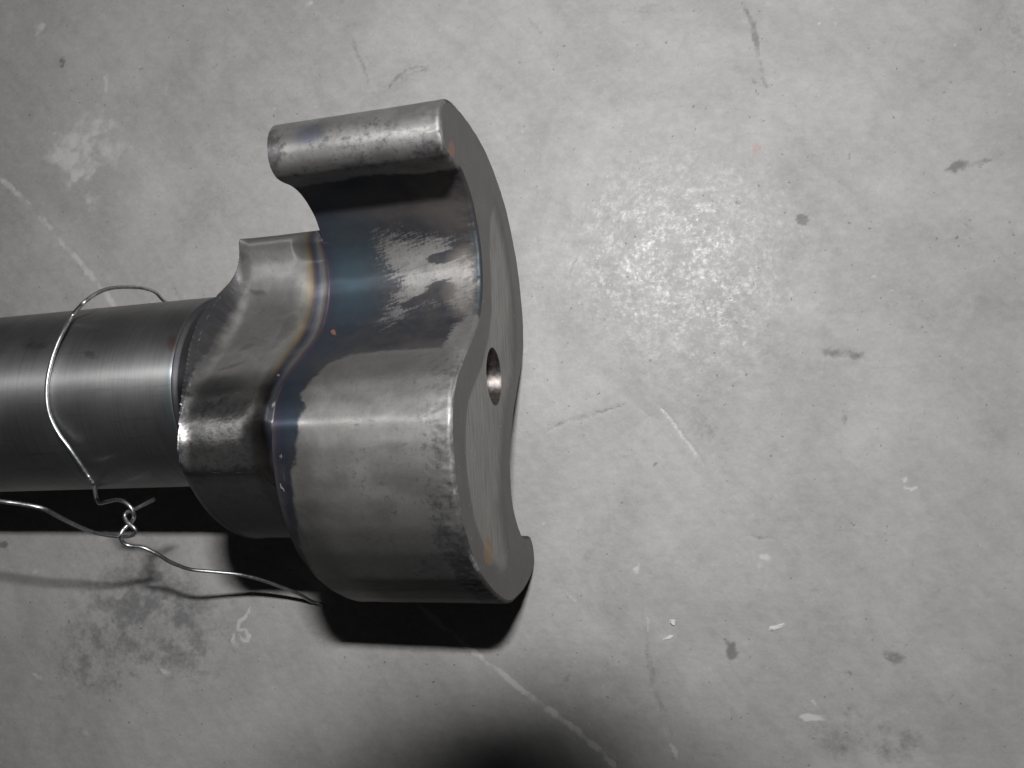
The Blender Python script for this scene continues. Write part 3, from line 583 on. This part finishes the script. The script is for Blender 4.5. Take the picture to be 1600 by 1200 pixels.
def px_plane(pts, t=0.0):
    d = ray(pts); o = P0 + t * AX; s = (o @ AX) / (d @ AX); X = d * s[:, None] - o
    return np.c_[X @ VV, X @ WW]
def build_face():
    L0 = front_loop[::2]
    left = [(766, 330), (765, 400), (767, 440), (768, 480), (763, 518), (755, 555), (741, 588), (732, 610), (727, 647), (726, 680), (729, 740), (735.5, 780), (741.5, 817), (755, 852), (764, 868), (776, 888), (786, 898)]
    right = [(796, 885), (797, 864), (790, 817), (786, 780), (785, 730), (788, 680), (791, 647), (797, 613), (806, 580), (807, 538), (806, 497), (801, 442), (795, 400), (788, 360), (780, 325), (772, 305)]
    dish = resample(px_plane(left + right), 260, 0.006)
    tn = np.roll(dish, -1, 0) - np.roll(dish, 1, 0); tn /= np.linalg.norm(tn, axis=1)[:, None]; iw = np.c_[tn[:, 1], -tn[:, 0]]
    if ((dish.mean(0) - dish) * iw).sum() < 0: iw = -iw
    dish2 = dish + iw * 0.018
    th = np.linspace(0, 2 * np.pi, 64, endpoint=False); hc = px_plane([(777.5, 588)])[0]
    hr = 0.0405; hole = np.c_[hc[0] + hr * np.cos(th), hc[1] + hr * np.sin(th)]
    gx, gy = np.meshgrid(np.arange(-.34, .34, .006), np.arange(-.22, .22, .006)); G = np.c_[gx.ravel(), gy.ravel()]
    ok = (poly_sdf(G[:, 0], G[:, 1], L0) > .004) & (poly_sdf(G[:, 0], G[:, 1], hole) < -.004) & (np.abs(poly_sdf(G[:, 0], G[:, 1], dish)) > .003) & (np.abs(poly_sdf(G[:, 0], G[:, 1], dish2)) > .003)
    G = G[ok]
    pts = []; edges = []
    for Lp in (L0, dish, dish2, hole):
        n0 = len(pts); pts += [Vector((float(a), float(b))) for a, b in Lp]; edges += [(n0 + i, n0 + (i + 1) % len(Lp)) for i in range(len(Lp))]
    pts += [Vector((float(a), float(b))) for a, b in G]
    r = delaunay_2d_cdt(pts, edges, [], 0, 1e-7)
    co = np.array([(p.x, p.y) for p in r[0]]); tri = [tuple(f) for f in r[2]]
    ce = np.array([co[list(f)].mean(0) for f in tri]); keep = inpoly(ce[:, 0], ce[:, 1], L0) & ~inpoly(ce[:, 0], ce[:, 1], hole)
    tri = [f[::-1] for f, k in zip(tri, keep) if k]
    depth = 0.005 * sstep(0.0, 0.018, poly_sdf(co[:, 0], co[:, 1], dish))
    ob = mesh_obj('end_face', loc(depth, co[:, 0], co[:, 1]), tri, M_FACE, shaft_root, True, 25)
    px, py = to_pix(shaft_cam(np.zeros(len(co)), co[:, 0], co[:, 1]))
    di = sstep(-0.002, 0.022, poly_sdf(co[:, 0], co[:, 1], dish))
    ru = sstep(1.5, .4, np.hypot((px - 764) / 9, (py - 862) / 22)) + .4 * sstep(1.5, .4, np.hypot((px - 775) / 9, (py - 840) / 60))
    re = sstep(1.4, .5, np.hypot((px - 705) / 6, (py - 236) / 17))
    attr(ob, 'spots', np.stack([di, ru, re, np.ones_like(di)], -1))
    # drilled centre
    prof = [(0.005, 0.0405), (0.010, 0.0385), (0.05, 0.034), (0.09, 0.030), (0.115, 0.012), (0.12, 0.001)]
    T = np.array([p[0] for p in prof]); Rr = np.array([p[1] for p in prof])
    T = np.repeat(T[:, None], 64, 1)
    grid_obj('center_hole', loc(T, hc[0] + Rr[:, None] * np.cos(th), hc[1] + Rr[:, None] * np.sin(th)), M_HOLE, ob, True, 30)
build_face()

def build_neck():
    N = 1000; th = np.linspace(-np.pi, np.pi, N, endpoint=False)          # angle from +v towards +w
    nv = np.array([(-.2085, .05), (-.193, .047), (-.179, .045), (-.157, .046), (-.134, .050), (-.114, .057), (-.092, .072), (-.073, .089), (-.055, .108), (-.038, .129), (-.017, .153), (0, .170), (.019, .181), (.032, .188), (.047, .193), (.067, .1975), (.0965, .1985)])
    RB = 0.2205
    a0 = math.atan2(nv[-1, 1], nv[-1, 0]); a1 = math.atan2(-nv[0, 1], -nv[0, 0]); arc = np.linspace(a0, a1, 60)[1:-1]
    half = np.r_[nv, np.c_[RB * np.cos(arc), RB * np.sin(arc)]]
    PC = resample(np.r_[half, -half], N, 0.006)                           # neck section, a closed curve
    up = OL[(OL[:, 1] > 0.03) & (OL[:, 0] > -.236) & (OL[:, 0] < .27) & (OL[:, 1] > -.02 + .3 * np.abs(OL[:, 0] + .14) * (OL[:, 0] > 0))]
    up = up[~((up[:, 0] < -.2) & (up[:, 1] > .12))]; up = up[np.argsort(up[:, 0])]; hvx, hwx = up[:, 0], up[:, 1]
    def head_w(v, w):                                                     # the head's own hollow at the same v
        r = np.hypot(v, w); kr = sstep(RB - .002, RB - .02, r)
        ku = kr * (w > 0) * sstep(.09, .04, v); kd = kr * (w < 0) * sstep(-.09, -.04, v)
        return w + ku * (np.interp(v, hvx, hwx) - w) + kd * (-np.interp(-v, hvx, hwx) - w)
    HC_ = np.c_[PC[:, 0], head_w(PC[:, 0], PC[:, 1])]
    ts = np.r_[np.linspace(0.212, 0.262, 36), np.linspace(0.2645, 0.335, 30), np.linspace(0.337, 0.408, 56)]
    RS = 0.142
    rows = []; angs = []
    for t in ts:
        k = sstep(0.222, 0.275, t); Q = HC_ * (1 - k) + PC * k; rv = np.hypot(Q[:, 0], Q[:, 1]); an = np.arctan2(Q[:, 1], Q[:, 0])
        run = max(0.0, (t - 0.340) / 0.045); rv = rv + 0.055 * run ** 2 - 0.003 * sstep(.222, .218, t)
        body = 0.2205 + 0.020 * max(0, 1 - (t - 0.22) / 0.016) ** 2
        if t > 0.355:                                                     # turned fillet down to the shaft
            u = min(1.0, (t - 0.355) / 0.05); body = RS - 0.004 + (0.2205 - RS + .004) * (1 - math.sqrt(max(0, 1 - (1 - u) ** 2)))
            if t > 0.400: body = RS - 0.004 + 0.0035 * sstep(.400, .407, t)
        rows.append(np.minimum(rv, body)); angs.append(an)
    Rr = np.array(rows); Th = np.array(angs)
    T = np.repeat(ts[:, None], N, 1)
    # milled flat below the crease, with a rounded corner near the head
    CA = 1.085; cr = sstep(CA + .03, CA - .03, Th) * sstep(-1.2, -1.1, Th)
    tc = 0.243 - 0.022 * sstep(0.0, 0.22, CA - Th)
    Rr = Rr - 0.0024 * cr * sstep(tc, tc + .006, T) * sstep(0.356, 0.350, T)
    nz = (fbm(T * 40, Th * 7, 13, 2) - 0.5) * 0.0008 + (fbm(T * 120, Th * 26, 19, 3) - .5) * .0004 * sstep(.4, .2, abs(Th - 1.25) / 1.0)
    Rr = Rr + nz * sstep(.22, .24, T) * sstep(.407, .395, T)
    jag = (fbm(T * 60, Th * 14, 77) - .5) * .006 * sstep(.352, .362, T) * sstep(.395, .375, T); Rr = Rr + jag * .5
    Vv = Rr * np.cos(Th); Wv = Rr * np.sin(Th)
    xc = shaft_cam(T.ravel(), Vv.ravel(), Wv.ravel()).reshape(T.shape + (3,))
    du = np.gradient(xc, axis=0); dv_ = np.roll(xc, -1, 1) - np.roll(xc, 1, 1); n = np.cross(du, dv_); n /= np.linalg.norm(n, axis=-1)[..., None]
    rad = (np.cos(Th)[..., None] * VV + np.sin(Th)[..., None] * WW)
    n = n * np.sign((n * rad).sum(-1))[..., None]
    fac = -(n * xc).sum(-1) / np.linalg.norm(xc, axis=-1)
    ob = grid_obj('cam_neck', loc(T, Vv, Wv), M_FORGED, shaft_root, True, 42, False)
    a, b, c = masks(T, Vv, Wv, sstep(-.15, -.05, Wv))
    fillet = sstep(.358, .368, T) * sstep(0.01, -0.01, Rr - np.interp(T, [.36, .405], [.24, .15]))
    a[:, 0] = np.where((T.ravel() > .372), .30, a[:, 0]); a[:, 2] = np.maximum(a[:, 2], .55 * sstep(.37, .385, T.ravel()) * sstep(.404, .398, T.ravel()))  # shade of the turned fillet groove painted in as darker colour
    attr(ob, 'wear_shade', a); attr(ob, 'temper', b); attr(ob, 'spots', c); fattr(ob, 'gloss', masks.gloss)
build_neck()

def build_shaft():
    N = 360; th = np.linspace(-np.pi, np.pi, N, endpoint=False); RS = 0.142
    ts = np.r_[[0.4055, 0.4068, 0.409], np.linspace(0.412, 0.95, 190), np.linspace(0.97, 1.395, 20), [1.399, 1.400, 1.400, 1.400]]
    rr = np.r_[[RS - .0030, RS - 0.0010, RS], np.full(190, RS), np.full(20, RS), [RS, RS - .004, RS * .5, 0.0005]]
    T = np.repeat(ts[:, None], N, 1); R2 = np.repeat(rr[:, None], N, 1)
    ob = grid_obj('shaft', loc(T, R2 * np.cos(th), R2 * np.sin(th)), M_SHAFT, shaft_root, True, 40, True)
    px, py = to_pix(shaft_cam(T.ravel(), (R2 * np.cos(th)).ravel(), (R2 * np.sin(th)).ravel()))
    up = (np.repeat(np.sin(th)[None], len(ts), 0).ravel() > -0.2) * 1.0
    def B(cx, cy, rx, ry, a=0.0, soft=.6): 
        ca, sa = math.cos(a), math.sin(a); return sstep(1 + soft, 1 - soft, np.hypot(((px - cx) * ca + (py - cy) * sa) / rx, (-(px - cx) * sa + (py - cy) * ca) / ry)) * up
    ru = .45 * B(275, 515, 14, 30, .3) + .4 * B(268, 540, 10, 14); sp = .55 * B(141, 555, 14, 8, .3) + .45 * B(60, 535, 30, 14, .1) + .3 * B(30, 560, 40, 20) + .3 * B(150, 520, 60, 18)
    ht = sstep(.424, .410, T.ravel()) * sstep(540, 600, py) * up
    attr(ob, 'spots', np.stack([ru, sp, ht, np.ones_like(ru)], -1))
build_shaft()

# ------------------------------------------------------------------ tie wires
WR = 0.0028 * U
def on_shaft(px, clear):
    d = ray(px); out = []
    for r, cl in zip(d, clear):
        rd = np.array([r @ AX, r @ VV, r @ WW]); o = np.array([-P0 @ AX, -P0 @ VV, -P0 @ WW]); R = 0.142 + cl
        A = rd[1] ** 2 + rd[2] ** 2; Bq = o[1] * rd[1] + o[2] * rd[2]; Cq = o[1] ** 2 + o[2] ** 2 - R * R; disc = Bq * Bq - A * Cq
        s = (-Bq - math.sqrt(disc)) / A if disc > 0 else -Bq / A
        out.append(r * s)
    return world(np.array(out))
loop_back = at_height([(330, 560), (300, 505), (275, 482), (255, 469), (243, 457), (225, 450.5), (200, 448.5), (172, 450.5), (150, 459), (131, 473)],
                      [.035, .05, .08, .115, .145, .185, .215, .24, .262, .285])
loop_front = on_shaft([(114, 492), (100, 516), (88, 542), (79, 570), (73.5, 600), (74, 632), (80, 655), (92, 678), (109, 701), (125, 724), (139, 745), (147, 759)], [.012, .010, .007, .005, .0036, .0036, .004, .006, .010, .014, .020, .030])
tail = at_height([(150.5, 776), (155, 786), (167, 784), (181, 781), (192, 783), (202, 790), (208, 799.5), (209.5, 808), (205, 816), (197, 823), (191, 830), (188.5, 837), (189.5, 844), (195, 850), (204, 853), (219, 854.5), (231, 858.5), (248, 867), (262, 876), (276, 882.5), (299, 890), (341, 894), (377, 898), (409, 906), (442, 918), (468, 929), (484, 938), (497, 943), (506, 946)],
                 [.206, .210, .220, .228, .232, .233, .231, .226, .219, .222, .227, .2285, .222, .217, .213, .210, .206, .196, .184, .173, .152, .129, .110, .087, .058, .034, .014, .0036, .0036])
w1 = tube_obj('tie_wire', catmull(np.vstack([loop_back, loop_front, tail]), 7), WR, M_WIRE)
tag(w1, 'thin galvanised wire looped over the shaft and running right under the cam lobe', 'wire')
qp = at_height([(-120, 760), (-60, 772), (0, 783), (26, 786.5), (65, 794), (91, 807), (117, 820), (146, 832), (175, 837.5), (188, 838.6), (198, 838.6), (207.5, 836.5), (212.5, 831.5), (210, 825), (202, 818.5), (196.5, 811.5), (195, 805), (199, 799.5), (204.5, 798), (211, 795), (225, 788), (241, 780)],
               [.385, .375, .365, .357, .344, .321, .290, .257, .230, .2205, .2195, .222, .226, .229, .2295, .228, .226, .2245, .2235, .223, .222, .222])
w2 = tube_obj('tie_wire', catmull(qp, 7), WR, M_WIRE)
tag(w2, 'thin wire from the left edge, its end twisted through the loop', 'wire')

# ------------------------------------------------------------------ loose flakes on the floor
def flake(px, ln, wd, ang, seed, label):
    rng = np.random.default_rng(seed); n = 9; th = np.linspace(0, 2 * np.pi, n, endpoint=False)
    r = 1 + rng.uniform(-.3, .3, n); s = HH / F * U
    x = np.cos(th) * r * ln * s / 2; y = np.sin(th) * r * wd * s / 2; h = wd * s * 0.35
    ca, sa = math.cos(ang), math.sin(ang); X = x * ca - y * sa; Y = x * sa + y * ca
    V = np.vstack([np.c_[X, Y, np.full(n, 0.00004)], np.c_[X * .7 + .1 * s * wd, Y * .7, h * (1 + rng.uniform(-.4, .4, n))]])
    f = [(i, (i + 1) % n, n + (i + 1) % n, n + i) for i in range(n)] + [tuple(range(n, 2 * n)), tuple(range(n - 1, -1, -1))]
    ob = mesh_obj('pale_flake', V, f, M_FLAKE, None, False); ob.location = at_height([px], 0)[0]
    tag(ob, label, 'flake', 'pale flakes lying on the floor')
flake((1213, 980), 26, 7, 0.3, 1, 'pale sliver flake lying alone on the floor, farthest right of the three')
flake((1045, 996), 19, 5, 0.35, 2, 'thin pale flake just below a rounder one on the floor')
flake((1051, 972), 11, 9, 1.1, 3, 'small rounded pale flake just above a thin one on the floor')

# ------------------------------------------------------------------ the photographer's camera (its lens rim throws the shade at the bottom of the picture)
croot = bpy.data.objects.new('photo_camera', None); COL.objects.link(croot)
croot.matrix_world = mat4(RW @ [1, 0, 0], RW @ [0, 1, 0], RW @ [0, 0, 1], CAMPOS)       # local axes: right, down, forward
tag(croot, 'black camera held above the floor, its lens barrel shading the floor', 'camera')
def ring_profile(prof, n=96, off=(0, 0)):
    th = np.linspace(0, 2 * np.pi, n, endpoint=False)
    return np.stack([np.stack([off[0] + r * np.cos(th), off[1] + r * np.sin(th), np.full(n, z)], -1) for r, z in prof]) * U
grid_obj('lens_barrel', ring_profile([(0.088, -0.014), (0.095, -0.004), (0.108, -0.004), (0.115, -0.012), (0.115, -0.30), (0.125, -0.31), (0.125, -0.42)], off=(0.0, -0.203)), M_BLACK, croot, True, 30)
def box(name, x0, x1, y0, y1, z0, z1, mat, parent):
    V = np.array([(x, y, z) for x in (x0, x1) for y in (y0, y1) for z in (z0, z1)]) * U
    return mesh_obj(name, V, [(0, 1, 3, 2), (4, 6, 7, 5), (0, 4, 5, 1), (2, 3, 7, 6), (0, 2, 6, 4), (1, 5, 7, 3)], mat, parent, False)
box('body', -0.5, 0.45, -0.32, 0.30, -0.75, -0.42, M_BLACK, croot)
box('flash_head', -0.16, 0.16, -0.74, -0.322, -0.72, -0.515, M_BLACK, croot)
box('flash_window', -0.12, 0.12, -0.70, -0.55, -0.5145, -0.505, M_LENS, croot)
